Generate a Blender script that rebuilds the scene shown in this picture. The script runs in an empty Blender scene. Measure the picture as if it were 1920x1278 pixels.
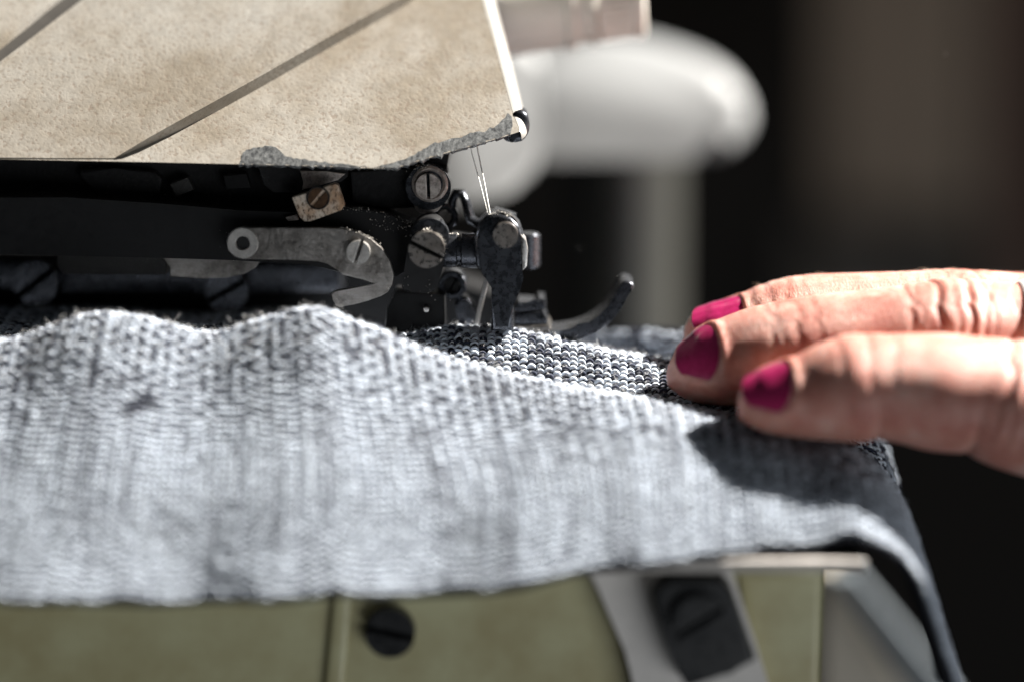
import bpy, bmesh, math, random
import numpy as np
from mathutils import Vector, Matrix

random.seed(7); RNG = np.random.default_rng(11)
SC = bpy.context.scene
COL = SC.collection
MM = 0.001                                   # everything below is written in millimetres

# ------------------------------------------------------------------ camera, world, lamps, exposure
TH = math.radians(10.0); DIST = 445.0; FPX = 1920 * 100 / 36.0
CAM = np.array([0.0, -DIST * math.cos(TH), DIST * math.sin(TH)])
cam = bpy.data.cameras.new('camera'); cam.lens = 100; cam.sensor_width = 36
cam.clip_start = 0.02; cam.clip_end = 20
cam.dof.use_dof = True; cam.dof.focus_distance = (DIST - 4.0) * MM; cam.dof.aperture_fstop = 3.3
co = bpy.data.objects.new('camera', cam); COL.objects.link(co)
co.location = Vector(CAM) * MM; co.rotation_euler = (math.pi / 2 - TH, 0, 0)
SC.camera = co

world = bpy.data.worlds.new('World'); SC.world = world; world.use_nodes = True
wb = world.node_tree.nodes['Background']; wb.inputs[0].default_value = (0.80, 0.90, 1.0, 1); wb.inputs[1].default_value = 0.022

def aim(o, target=(0, 0, 0)):
    d = Vector(target) - o.location
    o.rotation_euler = d.to_track_quat('-Z', 'Y').to_euler()

LDIR = Vector((0.745, 0.19, 0.64)).normalized()
kl = bpy.data.lights.new('window_sun', 'SPOT'); kl.energy = 900; kl.spot_size = math.radians(26); kl.spot_blend = 0.3
kl.shadow_soft_size = 0.011; kl.color = (1.0, 0.955, 0.89)
ko = bpy.data.objects.new('window_sun', kl); COL.objects.link(ko); ko.location = LDIR * 1.7; aim(ko, (0.0, 0.02, 0))
fl = bpy.data.lights.new('fill_bounce_lamp', 'AREA'); fl.energy = 6.3; fl.shape = 'RECTANGLE'; fl.size = 0.9; fl.size_y = 0.7
fl.color = (0.93, 0.97, 1.0)
fo = bpy.data.objects.new('fill_bounce_lamp', fl); COL.objects.link(fo); fo.location = (0.72, -1.0, -0.55); aim(fo)  # added fill lamp, low in front, standing in for bounced light; no window

bl = bpy.data.lights.new('cabinet_fill_lamp', 'SPOT'); bl.energy = 9.0; bl.spot_size = math.radians(44); bl.spot_blend = 1.0; bl.shadow_soft_size = 0.1; bl.color = (1.0, 0.86, 0.7)
bo = bpy.data.objects.new('cabinet_fill_lamp', bl); COL.objects.link(bo); bo.location = (0.32, 0.10, 0.75); aim(bo, (0.14, 0.60, 0.06))  # unseen lamp added only to brighten the cabinet
SC.view_settings.view_transform = 'Standard'; SC.view_settings.look = 'None'
SC.view_settings.exposure = 0.0; SC.view_settings.gamma = 1.0; SC.view_settings.use_curve_mapping = False
SC.cycles.use_denoising = True
SC.cycles.max_bounces = 8

# ------------------------------------------------------------------ pixel -> place helpers
def ray(px, py):
    a = (px - 960) / FPX; s = (639 - py) / FPX
    return np.array([a, math.cos(TH) + s * math.sin(TH), -math.sin(TH) + s * math.cos(TH)])
def at(px, py, y):
    d = ray(px, py); t = (y - CAM[1]) / d[1]
    return CAM + t * d
def on_plane(px, py, p0, n):
    d = ray(px, py); t = np.dot(np.array(p0) - CAM, n) / np.dot(d, n)
    return CAM + t * d
def pxmm(y):                                  # pixels per millimetre at depth y
    return FPX / ((y - CAM[1]) * math.cos(TH) + CAM[2] * math.sin(TH))
def zf(py, y):
    return at(960, py, y)[2]

# ------------------------------------------------------------------ object helpers
WLOC = {}
def link(name, me, material, parent=None, origin=None, smooth=35, wn=False):
    """me holds world millimetres; becomes one object with its origin at its centre"""
    n = len(me.vertices); v = np.empty(n * 3, np.float32); me.vertices.foreach_get('co', v); v = v.reshape(-1, 3)
    c = (v.min(0) + v.max(0)) / 2 if origin is None else np.array(origin)
    me.vertices.foreach_set('co', ((v - c) * MM).astype(np.float32).ravel()); me.update()
    if material is not None: me.materials.append(material)
    if smooth:
        me.polygons.foreach_set('use_smooth', [True] * len(me.polygons))
        if smooth < 180: me.set_sharp_from_angle(angle=math.radians(smooth))
    o = bpy.data.objects.new(name, me); COL.objects.link(o)
    o.location = Vector(c) * MM; WLOC[o] = Vector(c) * MM
    if wn: w_ = o.modifiers.new('even_shading', 'WEIGHTED_NORMAL'); w_.keep_sharp = True; w_.weight = 80
    if parent is not None:
        o.parent = parent; o.matrix_parent_inverse = Matrix.Translation(-WLOC[parent])
    return o
def empty(name, loc):
    o = bpy.data.objects.new(name, None); COL.objects.link(o); o.location = Vector(loc) * MM; WLOC[o] = Vector(loc) * MM
    o.empty_display_size = 0.01
    return o
def tag(o, label=None, cat=None, group=None, kind=None):
    for k, v in (('label', label), ('category', cat), ('group', group), ('kind', kind)):
        if v: o[k] = v
    return o
def from_np(name, V, F):
    me = bpy.data.meshes.new(name); V = np.asarray(V, np.float32); F = np.asarray(F, np.int32)
    k = F.shape[1]
    me.vertices.add(len(V)); me.vertices.foreach_set('co', V.ravel())
    me.loops.add(F.size); me.loops.foreach_set('vertex_index', F.ravel())
    me.polygons.add(len(F)); me.polygons.foreach_set('loop_start', np.arange(0, F.size, k, dtype=np.int32))
    me.polygons.foreach_set('loop_total', np.full(len(F), k, np.int32))
    me.update(calc_edges=True); me.validate()
    return me
def bm_mesh(name, bm):
    bmesh.ops.recalc_face_normals(bm, faces=bm.faces)
    me = bpy.data.meshes.new(name); bm.to_mesh(me); bm.free(); return me
def smooth_loop(pts, n=4):
    P = [np.array(p, float) for p in pts]; out = []; m = len(P)
    for i in range(m):
        p0, p1, p2, p3 = P[i - 1], P[i], P[(i + 1) % m], P[(i + 2) % m]
        for k in range(n):
            t = k / n
            out.append(0.5 * (2 * p1 + (p2 - p0) * t + (2 * p0 - 5 * p1 + 4 * p2 - p3) * t * t + (3 * p1 - p0 - 3 * p2 + p3) * t ** 3))
    return out
def add_prism(bm, front, vec, bevel=0.0, seg=2, bevel_back=False):
    vec = Vector(vec)
    a = [bm.verts.new(Vector(p)) for p in front]; b = [bm.verts.new(Vector(p) + vec) for p in front]
    ff = bm.faces.new(a); fb = bm.faces.new(b[::-1]); m = len(a)
    for i in range(m):
        j = (i + 1) % m; bm.faces.new((a[j], a[i], b[i], b[j]))
    if bevel:
        es = list(ff.edges) + (list(fb.edges) if bevel_back else [])
        bmesh.ops.bevel(bm, geom=es, offset=bevel, segments=seg, affect='EDGES', profile=0.6, clamp_overlap=True)
def prism(name, pts, y, depth, material, parent, bevel=0.25, curve=0, seg=2, smooth=35):
    """outline given at depth y, thickness along +y"""
    if curve: pts = smooth_loop(pts, curve)
    bm = bmesh.new(); add_prism(bm, [at(p[0], p[1], y) for p in pts], (0, depth, 0), bevel, seg)
    return link(name, bm_mesh(name, bm), material, parent, smooth=smooth, wn=True)
def disc_pts(c, r, n=40, rx=1.0):
    return [np.array([c[0] + r * rx * math.cos(2 * math.pi * k / n), c[1], c[2] + r * math.sin(2 * math.pi * k / n)]) for k in range(n)]
def cyl(name, px, py, rpx, y, depth, material, parent, bevel=0.3, n=44, hole=0):
    c = at(px, py, y); r = rpx / pxmm(y)
    bm = bmesh.new()
    if not hole:
        add_prism(bm, disc_pts(c, r, n), (0, depth, 0), bevel)
    else:
        ri = hole / pxmm(y); prof = [(ri, depth), (ri, bevel), (ri + bevel, 0), (r - bevel, 0), (r, bevel), (r, depth)]
        rings = []
        for k in range(n):
            a = 2 * math.pi * k / n
            rings.append([bm.verts.new((c[0] + q * math.cos(a), c[1] + d, c[2] + q * math.sin(a))) for q, d in prof])
        for k in range(n):
            A, B = rings[k], rings[(k + 1) % n]
            for i in range(len(prof) - 1): bm.faces.new((A[i], B[i], B[i + 1], A[i + 1]))
    return link(name, bm_mesh(name, bm), material, parent)
def screw(name, px, py, rpx, y, ang, material, parent, slot=0.17, depth=2.2, sd=0.9, bevel=0.18):
    """slotted cheese-head screw facing the camera side; ang in degrees from +x"""
    c = at(px, py, y); r = rpx / pxmm(y); w = r * slot / 2; a0 = math.radians(ang)
    bm = bmesh.new()
    for sgn in (1, -1):
        b0 = math.asin(w / r); pts = []
        for k in range(25):
            b = b0 + (math.pi - 2 * b0) * k / 24
            x, z = r * math.cos(b), sgn * r * math.sin(b)
            pts.append((c[0] + x * math.cos(a0) - z * math.sin(a0), c[1], c[2] + x * math.sin(a0) + z * math.cos(a0)))
        add_prism(bm, pts, (0, sd, 0), bevel, 2)
    cc = c + np.array([0, sd - 0.02, 0]); add_prism(bm, disc_pts(cc, r * 0.995, 48), (0, depth - sd, 0), 0)
    bm.normal_update()
    for f in bm.faces:
        m_ = f.calc_center_median(); q = -(m_.x - c[0]) * math.sin(a0) + (m_.z - c[2]) * math.cos(a0)
        if (abs(q) < w * 1.02 and m_.y > c[1] + bevel) or (abs(m_.y - cc[1]) < 1e-3 and len(f.verts) > 10): f.material_index = 1
    o = link(name, bm_mesh(name, bm), material, parent, wn=True); o.data.materials.append(M['hole']); return o
def lathe(name, profile, p0, axis, material, parent, n=48, flutes=0, fl_range=(0, 0), fl_depth=0.0, smooth=35):
    """profile of (distance along axis, radius) in mm"""
    ax = Vector(axis).normalized(); u = ax.orthogonal().normalized(); v = ax.cross(u)
    V = []; F = []
    for s, r in profile:
        for k in range(n):
            a = 2 * math.pi * k / n; rr = r
            if flutes and fl_range[0] <= s <= fl_range[1]: rr = r - fl_depth * (0.5 + 0.5 * math.cos(a * flutes))
            V.append(Vector(p0) + ax * s + (u * math.cos(a) + v * math.sin(a)) * rr)
    for i in range(len(profile) - 1):
        for k in range(n):
            F.append((i * n + k, i * n + (k + 1) % n, (i + 1) * n + (k + 1) % n, (i + 1) * n + k))
    return link(name, from_np(name, [tuple(q) for q in V], F), material, parent, smooth=smooth)
def tube(name, pts, rad, material, parent, n=10, rz=None, smooth=60):
    """round bar along points; rad number or list"""
    P = [Vector(p) for p in pts]; m = len(P); V = []; F = []
    for i, p in enumerate(P):
        t = (P[min(i + 1, m - 1)] - P[max(i - 1, 0)]).normalized()
        u = t.cross(Vector((0, 1, 0))); u = (u if u.length > 1e-3 else t.orthogonal()).normalized(); v = t.cross(u).normalized()
        r = rad[i] if hasattr(rad, '__len__') else rad; r2 = r if rz is None else rz
        for k in range(n):
            a = 2 * math.pi * k / n; V.append(p + u * math.cos(a) * r + v * math.sin(a) * r2)
    for i in range(m - 1):
        for k in range(n): F.append((i * n + k, i * n + (k + 1) % n, (i + 1) * n + (k + 1) % n, (i + 1) * n + k))
    me = bpy.data.meshes.new(name); me.from_pydata([tuple(q) for q in V], [], F + [tuple(range(n)), tuple(range((m - 1) * n, m * n))]); me.update()
    return link(name, me, material, parent, smooth=smooth)

# ------------------------------------------------------------------ materials
def nodes(name):
    m = bpy.data.materials.new(name); m.use_nodes = True; nt = m.node_tree
    return m, nt, nt.nodes['Principled BSDF'], nt.nodes.new('ShaderNodeTexCoord')
def noise(nt, tc, scale_per_mm, detail=4, rough=0.55, stretch=None, dist=0.0):
    n = nt.nodes.new('ShaderNodeTexNoise'); n.inputs['Scale'].default_value = scale_per_mm * 1000
    n.inputs['Detail'].default_value = detail; n.inputs['Roughness'].default_value = rough; n.inputs['Distortion'].default_value = dist
    src = tc.outputs['Object']
    if stretch:
        mp = nt.nodes.new('ShaderNodeMapping'); mp.inputs['Scale'].default_value = stretch[:3]
        if len(stretch) > 3: mp.inputs['Rotation'].default_value = (0, math.radians(stretch[3]), 0)
        nt.links.new(src, mp.inputs[0]); src = mp.outputs[0]
    nt.links.new(src, n.inputs['Vector']); return n.outputs['Fac']
def ramp(nt, fac, stops):
    r = nt.nodes.new('ShaderNodeValToRGB'); e = r.color_ramp.elements
    while len(e) < len(stops): e.new(0.5)
    for el, (p, c) in zip(e, stops):
        el.position = p; el.color = (c, c, c, 1) if not hasattr(c, '__len__') else (*c, 1)
    nt.links.new(fac, r.inputs[0]); return r.outputs[0]
def mixc(nt, fac, a, b):
    m = nt.nodes.new('ShaderNodeMix'); m.data_type = 'RGBA'
    for k, x in ((0, fac), (6, a), (7, b)):
        if hasattr(x, 'is_linked'): nt.links.new(x, m.inputs[k])
        else: m.inputs[k].default_value = x if k == 0 else (*x, 1)
    return m.outputs[2]
def bump(nt, b, h, dist_mm, strength=1.0, prev=None):
    n = nt.nodes.new('ShaderNodeBump'); n.inputs['Distance'].default_value = dist_mm * MM; n.inputs['Strength'].default_value = strength
    nt.links.new(h, n.inputs['Height'])
    if prev: nt.links.new(prev, n.inputs['Normal'])
    nt.links.new(n.outputs[0], b.inputs['Normal']); return n.outputs[0]

def black_metal(name, base=(0.006, 0.006, 0.007), rough=0.38, fleck=0.35, fleck_col=(0.16, 0.14, 0.125), metal=0.0, bscale=1.2, bd=0.06, spec=0.5):
    m, nt, b, tc = nodes(name)
    f = ramp(nt, noise(nt, tc, 5.0, 5, 0.75), [(0.62 - 0.06 * fleck, 0.0), (0.80, fleck)])
    big = ramp(nt, noise(nt, tc, 0.22, 3), [(0.38, 0.0), (0.65, 1.0)])
    mul = nt.nodes.new('ShaderNodeMath'); mul.operation = 'MULTIPLY'; nt.links.new(f, mul.inputs[0]); nt.links.new(big, mul.inputs[1])
    nt.links.new(mixc(nt, mul.outputs[0], base, fleck_col), b.inputs['Base Color'])
    b.inputs['Metallic'].default_value = metal; b.inputs['Specular IOR Level'].default_value = spec
    nt.links.new(ramp(nt, noise(nt, tc, 0.9, 5, 0.7), [(0.3, max(rough - 0.12, 0.05)), (0.7, rough + 0.2)]), b.inputs['Roughness'])
    bump(nt, b, noise(nt, tc, bscale, 5, 0.65), bd, 0.6)
    return m
def steel(name, base=(0.36, 0.34, 0.32), rough=0.34, stretch=(1, 1, 1), stain=(0.10, 0.075, 0.055), stain_amt=0.6, metal=1.0, bd=0.025, sc=1.0):
    m, nt, b, tc = nodes(name)
    st = ramp(nt, noise(nt, tc, 0.33 * sc, 6, 0.7), [(0.42, 0.0), (0.72, stain_amt)])
    gr = ramp(nt, noise(nt, tc, 3.0, 4, 0.6, stretch), [(0.3, 0.78), (0.7, 1.0)])
    c = mixc(nt, st, base, stain)
    mm = nt.nodes.new('ShaderNodeMix'); mm.data_type = 'RGBA'; mm.blend_type = 'MULTIPLY'; mm.inputs[0].default_value = 1
    nt.links.new(c, mm.inputs[6]); nt.links.new(gr, mm.inputs[7]); nt.links.new(mm.outputs[2], b.inputs['Base Color'])
    b.inputs['Metallic'].default_value = metal
    nt.links.new(ramp(nt, noise(nt, tc, 1.4, 5, 0.7), [(0.3, rough - 0.08), (0.7, rough + 0.22)]), b.inputs['Roughness'])
    bump(nt, b, noise(nt, tc, 6.0, 3, 0.6, stretch), bd, 0.6)
    return m
def rusty(name):
    m, nt, b, tc = nodes(name)
    sp = ramp(nt, noise(nt, tc, 2.6, 5, 0.7, (1, 1, 0.55, 20)), [(0.50, 0.0), (0.60, 1.0)])
    br = ramp(nt, noise(nt, tc, 0.35, 3), [(0.4, (0.60, 0.52, 0.43)), (0.65, (0.42, 0.26, 0.15))])
    nt.links.new(mixc(nt, sp, br, (0.10, 0.055, 0.03)), b.inputs['Base Color'])
    b.inputs['Roughness'].default_value = 0.5; b.inputs['Metallic'].default_value = 0.25
    bump(nt, b, sp, 0.05, 0.7); return m
def hammered(name):
    m, nt, b, tc = nodes(name)
    v = noise(nt, tc, 1.7, 2.0, 0.5)
    pit = ramp(nt, v, [(0.34, 1.0), (0.43, 0.0)])
    dirt = ramp(nt, noise(nt, tc, 0.036, 5, 0.65), [(0.3, (0.36, 0.345, 0.315)), (0.46, (0.315, 0.29, 0.252)), (0.60, (0.235, 0.203, 0.160)), (0.8, (0.33, 0.31, 0.275))])
    fine = ramp(nt, noise(nt, tc, 0.5, 5, 0.7), [(0.35, 0.82), (0.65, 1.0)])
    mm = nt.nodes.new('ShaderNodeMix'); mm.data_type = 'RGBA'; mm.blend_type = 'MULTIPLY'; mm.inputs[0].default_value = 1
    nt.links.new(dirt, mm.inputs[6]); nt.links.new(fine, mm.inputs[7])
    pa = nt.nodes.new('ShaderNodeMath'); pa.operation = 'MULTIPLY'; pa.inputs[1].default_value = 0.55; nt.links.new(pit, pa.inputs[0])
    nt.links.new(mixc(nt, pa.outputs[0], mm.outputs[2], (0.17, 0.13, 0.10)), b.inputs['Base Color'])
    b.inputs['Roughness'].default_value = 0.42
    bump(nt, b, ramp(nt, v, [(0.28, 0.0), (0.60, 1.0)]), 0.055, 0.35); return m
def chip_metal(name):
    m, nt, b, tc = nodes(name)
    s = noise(nt, tc, 1.6, 5, 0.7, (1, 1, 0.25))
    nt.links.new(ramp(nt, s, [(0.35, (0.035, 0.037, 0.04)), (0.6, (0.17, 0.175, 0.175)), (0.75, (0.33, 0.34, 0.34))]), b.inputs['Base Color'])
    b.inputs['Roughness'].default_value = 0.5; b.inputs['Metallic'].default_value = 0.4
    bump(nt, b, s, 0.06, 0.7); return m
def paint(name, c1, c2, rough=0.4, sc=0.08, bd=0.05):
    m, nt, b, tc = nodes(name)
    nt.links.new(ramp(nt, noise(nt, tc, sc, 4, 0.6), [(0.35, c1), (0.65, c2)]), b.inputs['Base Color'])
    b.inputs['Roughness'].default_value = rough
    bump(nt, b, noise(nt, tc, 0.9, 4, 0.6), bd, 0.5); return m
def plain(name, c, rough=0.5, metal=0.0, var=0.25, sc=0.5):
    m, nt, b, tc = nodes(name)
    nt.links.new(ramp(nt, noise(nt, tc, sc, 4), [(0.3, tuple(x * (1 - var) for x in c)), (0.7, c)]), b.inputs['Base Color'])
    b.inputs['Roughness'].default_value = rough; b.inputs['Metallic'].default_value = metal; return m

M = dict(
    rim=paint('cream_rim_enamel', (0.27, 0.26, 0.24), (0.32, 0.31, 0.29), 0.32),
    head=hammered('hammered_beige_paint'), chip=chip_metal('bare_worn_iron'),
    cast=black_metal('black_cast_iron', rough=0.62, fleck=0.9, bscale=2.2, bd=0.25, spec=0.3),
    bar=black_metal('blued_steel', (0.009, 0.009, 0.0095), 0.48, 0.15, bd=0.02, spec=0.25),
    gloss=black_metal('oily_black_steel', (0.075, 0.08, 0.092), 0.24, 0.25, metal=0.85, bscale=0.6, bd=0.05, spec=0.6),
    speck=black_metal('dusty_black_iron', (0.018, 0.017, 0.016), 0.5, 1.0, (0.45, 0.42, 0.38), bscale=2.5, bd=0.2),
    lever=steel('worn_grey_steel', (0.40, 0.375, 0.35), 0.34, (0.3, 1, 3), (0.05, 0.042, 0.035), 0.8),
    washer=steel('bright_washer_steel', (0.62, 0.60, 0.57), 0.42, (1, 1, 1), (0.25, 0.22, 0.19), 0.5),
    screw=steel('turned_screw_steel', (0.42, 0.385, 0.355), 0.26, (2, 1, 0.4, 30), (0.14, 0.10, 0.075), 0.6),
    worn=steel('battered_screw_steel', (0.55, 0.49, 0.45), 0.5, (1, 1, 1), (0.06, 0.05, 0.045), 0.9, 0.6, 0.12, 3.0),
    rust=rusty('rust_pitted_plate'), rustscrew=plain('brown_rusty_screw', (0.10, 0.05, 0.022), 0.4, 0.3, 0.6, 2.0),
    needle=steel('needle_steel', (0.62, 0.60, 0.58), 0.28, (1, 1, 1), (0.3, 0.28, 0.26), 0.3),
    bed=steel('satin_bed_plate', (0.66, 0.62, 0.58), 0.46, (0.2, 1, 1), (0.42, 0.38, 0.34), 0.5, 0.35),
    clampmetal=plain('satin_cream_metal', (0.80, 0.76, 0.72), 0.42, 0.0, 0.1),
    olive=paint('olive_enamel', (0.46, 0.41, 0.225), (0.58, 0.56, 0.34), 0.38),
    hole=plain('hole_shade_and_grime', (0.004, 0.004, 0.004), 0.8),  # black painted as shade in holes, grime and shade in screw slots
    blackscrew=black_metal('black_oxide_screw', (0.010, 0.0105, 0.012), 0.33, 0.2, bd=0.03),
    beigeknob=paint('cream_enamel', (0.62, 0.59, 0.53), (0.68, 0.65, 0.59), 0.4, 0.05),
    white=paint('white_enamel', (0.19, 0.197, 0.20), (0.225, 0.232, 0.235), 0.6, 0.03),
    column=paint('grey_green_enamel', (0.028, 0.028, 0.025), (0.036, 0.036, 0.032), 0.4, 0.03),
    thread=plain('white_thread', (0.75, 0.74, 0.70), 0.6, 0, 0.1),
)

# ------------------------------------------------------------------ background
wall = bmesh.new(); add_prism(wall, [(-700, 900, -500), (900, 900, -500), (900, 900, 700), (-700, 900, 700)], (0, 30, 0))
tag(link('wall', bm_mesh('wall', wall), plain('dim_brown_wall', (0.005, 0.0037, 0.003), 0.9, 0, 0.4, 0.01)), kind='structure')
cab = empty('cabinet', at(1690, 640, 520))
cabm = plain('brown_board', (0.175, 0.138, 0.104), 0.6, 0, 0.25, 0.008)
for k, (x0, x1, y0) in enumerate(((1545, 1690, 530), (1694, 1840, 534))):
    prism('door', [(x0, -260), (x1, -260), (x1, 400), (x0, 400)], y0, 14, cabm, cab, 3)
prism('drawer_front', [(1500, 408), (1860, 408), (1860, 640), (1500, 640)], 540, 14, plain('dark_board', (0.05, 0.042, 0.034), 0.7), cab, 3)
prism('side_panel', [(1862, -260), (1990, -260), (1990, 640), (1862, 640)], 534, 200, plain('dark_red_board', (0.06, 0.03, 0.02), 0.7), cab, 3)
tube('handle', [at(1650, 452, 500), at(1668, 474, 500), at(1700, 484, 503), at(1745, 500, 508), at(1790, 496, 540)], 3.0, M['gloss'], cab)
tag(cab, 'dim brown cupboard with two doors, far out of focus behind the hand', 'cupboard')

bgm = empty('sewing_machine', at(1180, 900, 150))
def leaning(name, pts, y, n, depth, material, parent, bevel, seg):
    n = np.array(n, float); n /= np.linalg.norm(n); p0 = at(sum(p[0] for p in pts) / len(pts), sum(p[1] for p in pts) / len(pts), y)
    bm = bmesh.new(); add_prism(bm, [on_plane(p[0], p[1], p0, n) for p in smooth_loop(pts, 3)], (0, depth, 0), bevel, seg)
    return link(name, bm_mesh(name, bm), material, parent, smooth=70)
leaning('machine_arm', [(880, 112), (1040, 92), (1110, 76), (1200, 80), (1300, 108), (1372, 148), (1406, 200), (1404, 246), (1370, 284), (1300, 298), (1020, 300), (880, 300)], 120, (0.0, -0.92, 0.38), 15, M['white'], bgm, 4.5, 6)
leaning('face_plate', [(780, 80), (990, 92), (1014, 150), (1018, 240), (1006, 312), (970, 352), (905, 376), (780, 382)], 92, (0.10, -0.91, 0.40), 14, M['white'], bgm, 2.5, 4)
c = at(1174, 460, 150)
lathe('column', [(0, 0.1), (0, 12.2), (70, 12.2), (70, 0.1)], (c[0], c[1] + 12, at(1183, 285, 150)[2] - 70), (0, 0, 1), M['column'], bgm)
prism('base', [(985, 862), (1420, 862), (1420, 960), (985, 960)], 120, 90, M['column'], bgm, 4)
tag(bgm, 'white rounded machine arm on a grey green column, blurred in the background', 'sewing machine')

# ------------------------------------------------------------------ the sewing machine in front
sm = empty('sewing_machine', (-20, 10, zf(1400, -20)))
tag(sm, 'worn sewing machine with beige hammered head cover, black needle levers and olive base', 'sewing machine')

# head cover: plates that step down towards the lower right, leaning back
HP = at(400, 305, -3.0); HN = np.array([0, -math.cos(math.radians(45)), math.sin(math.radians(45))])
def hp(px, py, lift=0.0): return on_plane(px, py, HP + HN * lift, HN)
edge_px = [(978, 247), (985, 241), (988, 234), (985, 212), (973, 165), (961, 118), (949, 72), (937, 30), (920, -35), (905, -90)]
inset = [(974, 247.5), (973, 240), (968, 228), (960, 206), (949, 165), (937, 118), (925, 72), (913, 30), (896, -35), (881, -90)]
cover_out = [(-160, 296), (0, 299), (300, 305), (560, 311), (700, 316), (745, 315), (792, 300), (850, 284), (945, 257)] + inset + [(-160, -90)]
bm = bmesh.new(); add_prism(bm, [hp(*p) for p in cover_out], (0, 9, 0), 0)
cover = link('head_cover', bm_mesh('head_cover', bm), M['head'], sm, smooth=30, wn=True)
RV = []; RF = []; NA = 9
for e_, i_ in zip(edge_px, inset):
    a_ = hp(*i_); b_ = hp(*e_)
    for k in range(NA):
        q_ = math.pi / 2 * k / (NA - 1); RV.append(a_ + (b_ - a_) * math.sin(q_) - HN * (2.1 * (1 - math.cos(q_))) + HN * 0.02)
    RV.append(b_ - HN * 2.1 + np.array([0, 6.0, 0]))
for i in range(len(edge_px) - 1):
    for k in range(NA): RF.append((i * (NA + 1) + k, i * (NA + 1) + k + 1, (i + 1) * (NA + 1) + k + 1, (i + 1) * (NA + 1) + k))
link('cover_rim', from_np('cover_rim', RV, RF), M['rim'], cover, smooth=60)
def panel(pts, t):
    bm = bmesh.new(); m = len(pts); hs = [t * (p[2] if len(p) > 2 else 1.0) for p in pts]
    fr = [hp(p[0], p[1], h) for p, h in zip(pts, hs)]
    a = [bm.verts.new(Vector(p)) for p in fr]; b = [bm.verts.new(Vector(p - HN * (h + 0.04))) for p, h in zip(fr, hs)]
    ff = bm.faces.new(a)
    for i in range(m): bm.faces.new((a[(i + 1) % m], a[i], b[i], b[(i + 1) % m]))
    bmesh.ops.bevel(bm, geom=[e for e, h in ((bm.edges.get((a[i], a[(i + 1) % m])), min(hs[i], hs[(i + 1) % m])) for i in range(m)) if h > 0.8], offset=0.4, segments=3, affect='EDGES', profile=0.6, clamp_overlap=True)
    link('cover_panel', bm_mesh('cover_panel', bm), M['head'], cover, wn=True)
panel([(268, -88), (880, -88), (742, 0), (620, 68), (480, 148), (400, 192, .97), (330, 230, .85), (280, 258, .6), (236, 284, .25), (214, 297, .04), (120, 297, .04), (0, 296, .04), (-158, 293, .04), (-158, 242, .6), (0, 116), (154, 0)], 2.6)
panel([(-158, -88), (214, -88), (98, 0), (50, 40), (0, 80), (-158, 208)], 2.9)
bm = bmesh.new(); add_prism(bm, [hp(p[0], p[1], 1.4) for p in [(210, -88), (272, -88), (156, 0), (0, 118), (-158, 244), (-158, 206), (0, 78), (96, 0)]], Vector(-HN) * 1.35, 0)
link('groove_shade_strip', bm_mesh('groove_shade_strip', bm), plain('painted_groove_shade', (0.045, 0.040, 0.034), 0.7), cover, smooth=0)  # dark strip added to paint in the shade of the deep groove
# paint chips with bare iron showing, along the lower edge
def chip(pts, lift=0.03):
    rp = []
    for i in range(len(pts)):
        a, b = np.array(pts[i], float), np.array(pts[(i + 1) % len(pts)], float)
        k = max(1, int(np.linalg.norm(b - a) / 6))
        for j in range(k):
            q = a + (b - a) * j / k; rp.append(q + RNG.normal(0, 1.5, 2) * (0 if q[1] > 330 else 1))
    bm = bmesh.new(); add_prism(bm, [hp(p[0], p[1], lift) for p in rp], Vector(-HN) * 0.6, 0)
    link('bare_iron_patch', bm_mesh('bare_iron_patch', bm), M['chip'], cover, smooth=0)
chip([(448, 307.5), (455, 287), (474, 277), (510, 275), (526, 282), (532, 292), (556, 298), (590, 303), (640, 308), (690, 312), (690, 315), (560, 310.5)])
chip([(700, 314.5), (735, 306), (775, 293), (800, 276), (815, 269), (850, 260), (900, 248), (925, 240), (940, 230), (946, 219), (953, 211), (958, 218), (960, 234), (956, 251), (945, 256), (850, 283), (792, 299), (745, 314)])
prism('cover_screw', [(944, 262), (960, 268), (978, 266), (990, 252), (993, 234), (988, 214), (975, 207), (958, 215), (948, 235)], 3.5, 6, M['gloss'], sm, 1.2, 2, 3, 60)

# black castings behind and under the cover
prism('head_casting', [(-160, 270), (845, 280), (838, 318), (806, 386), (700, 396), (560, 390), (460, 392), (330, 386), (200, 372), (-160, 368)], 5.5, 34, M['cast'], sm, 0.6)
prism('casting_boss', [(150, 318), (290, 322), (300, 352), (285, 376), (210, 374), (170, 350)], 3.6, 3, M['cast'], sm, 0.6, 2)
prism('square_lug', [(318, 346), (352, 333), (363, 356), (330, 370)], 3.0, 4, M['speck'], sm, 0.25)
prism('square_lug', [(418, 330), (462, 326), (470, 352), (424, 356)], 3.4, 4, M['bar'], sm, 0.25)
prism('tension_bracket', [(482, 312), (650, 318), (652, 332), (640, 342), (566, 362), (512, 362), (494, 348)], 0.6, 5, M['cast'], sm, 0.5)
prism('worn_bracket_face', [(562, 321), (612, 322), (648, 326), (634, 338), (590, 351), (566, 357), (570, 340)], 0.2, 1.2, M['worn'], sm, 0.15)
pl = prism('pitted_plate', [(547, 371), (628, 345), (634, 348), (646, 385), (641, 394), (584, 415), (571, 416), (562, 408)], -4.2, 2.0, M['rust'], sm, 0.22, 0)
cyl('screw_hole', 596, 372, 22, -4.55, 1.2, M['hole'], pl, 0.15, 36, 19)
screw('screw', 596, 372, 18.5, -4.40, 50, M['rustscrew'], pl, 0.3, 1.6, 1.0, 0.1)
prism('small_tab', [(535, 408), (556, 404), (560, 413), (540, 415)], -2.6, 1.0, M['worn'], sm, 0.1)
prism('side_casting', [(655, 322), (770, 318), (838, 316), (842, 350), (825, 384), (785, 392), (700, 392), (660, 380)], 2.2, 6, M['cast'], sm, 0.8)

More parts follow.
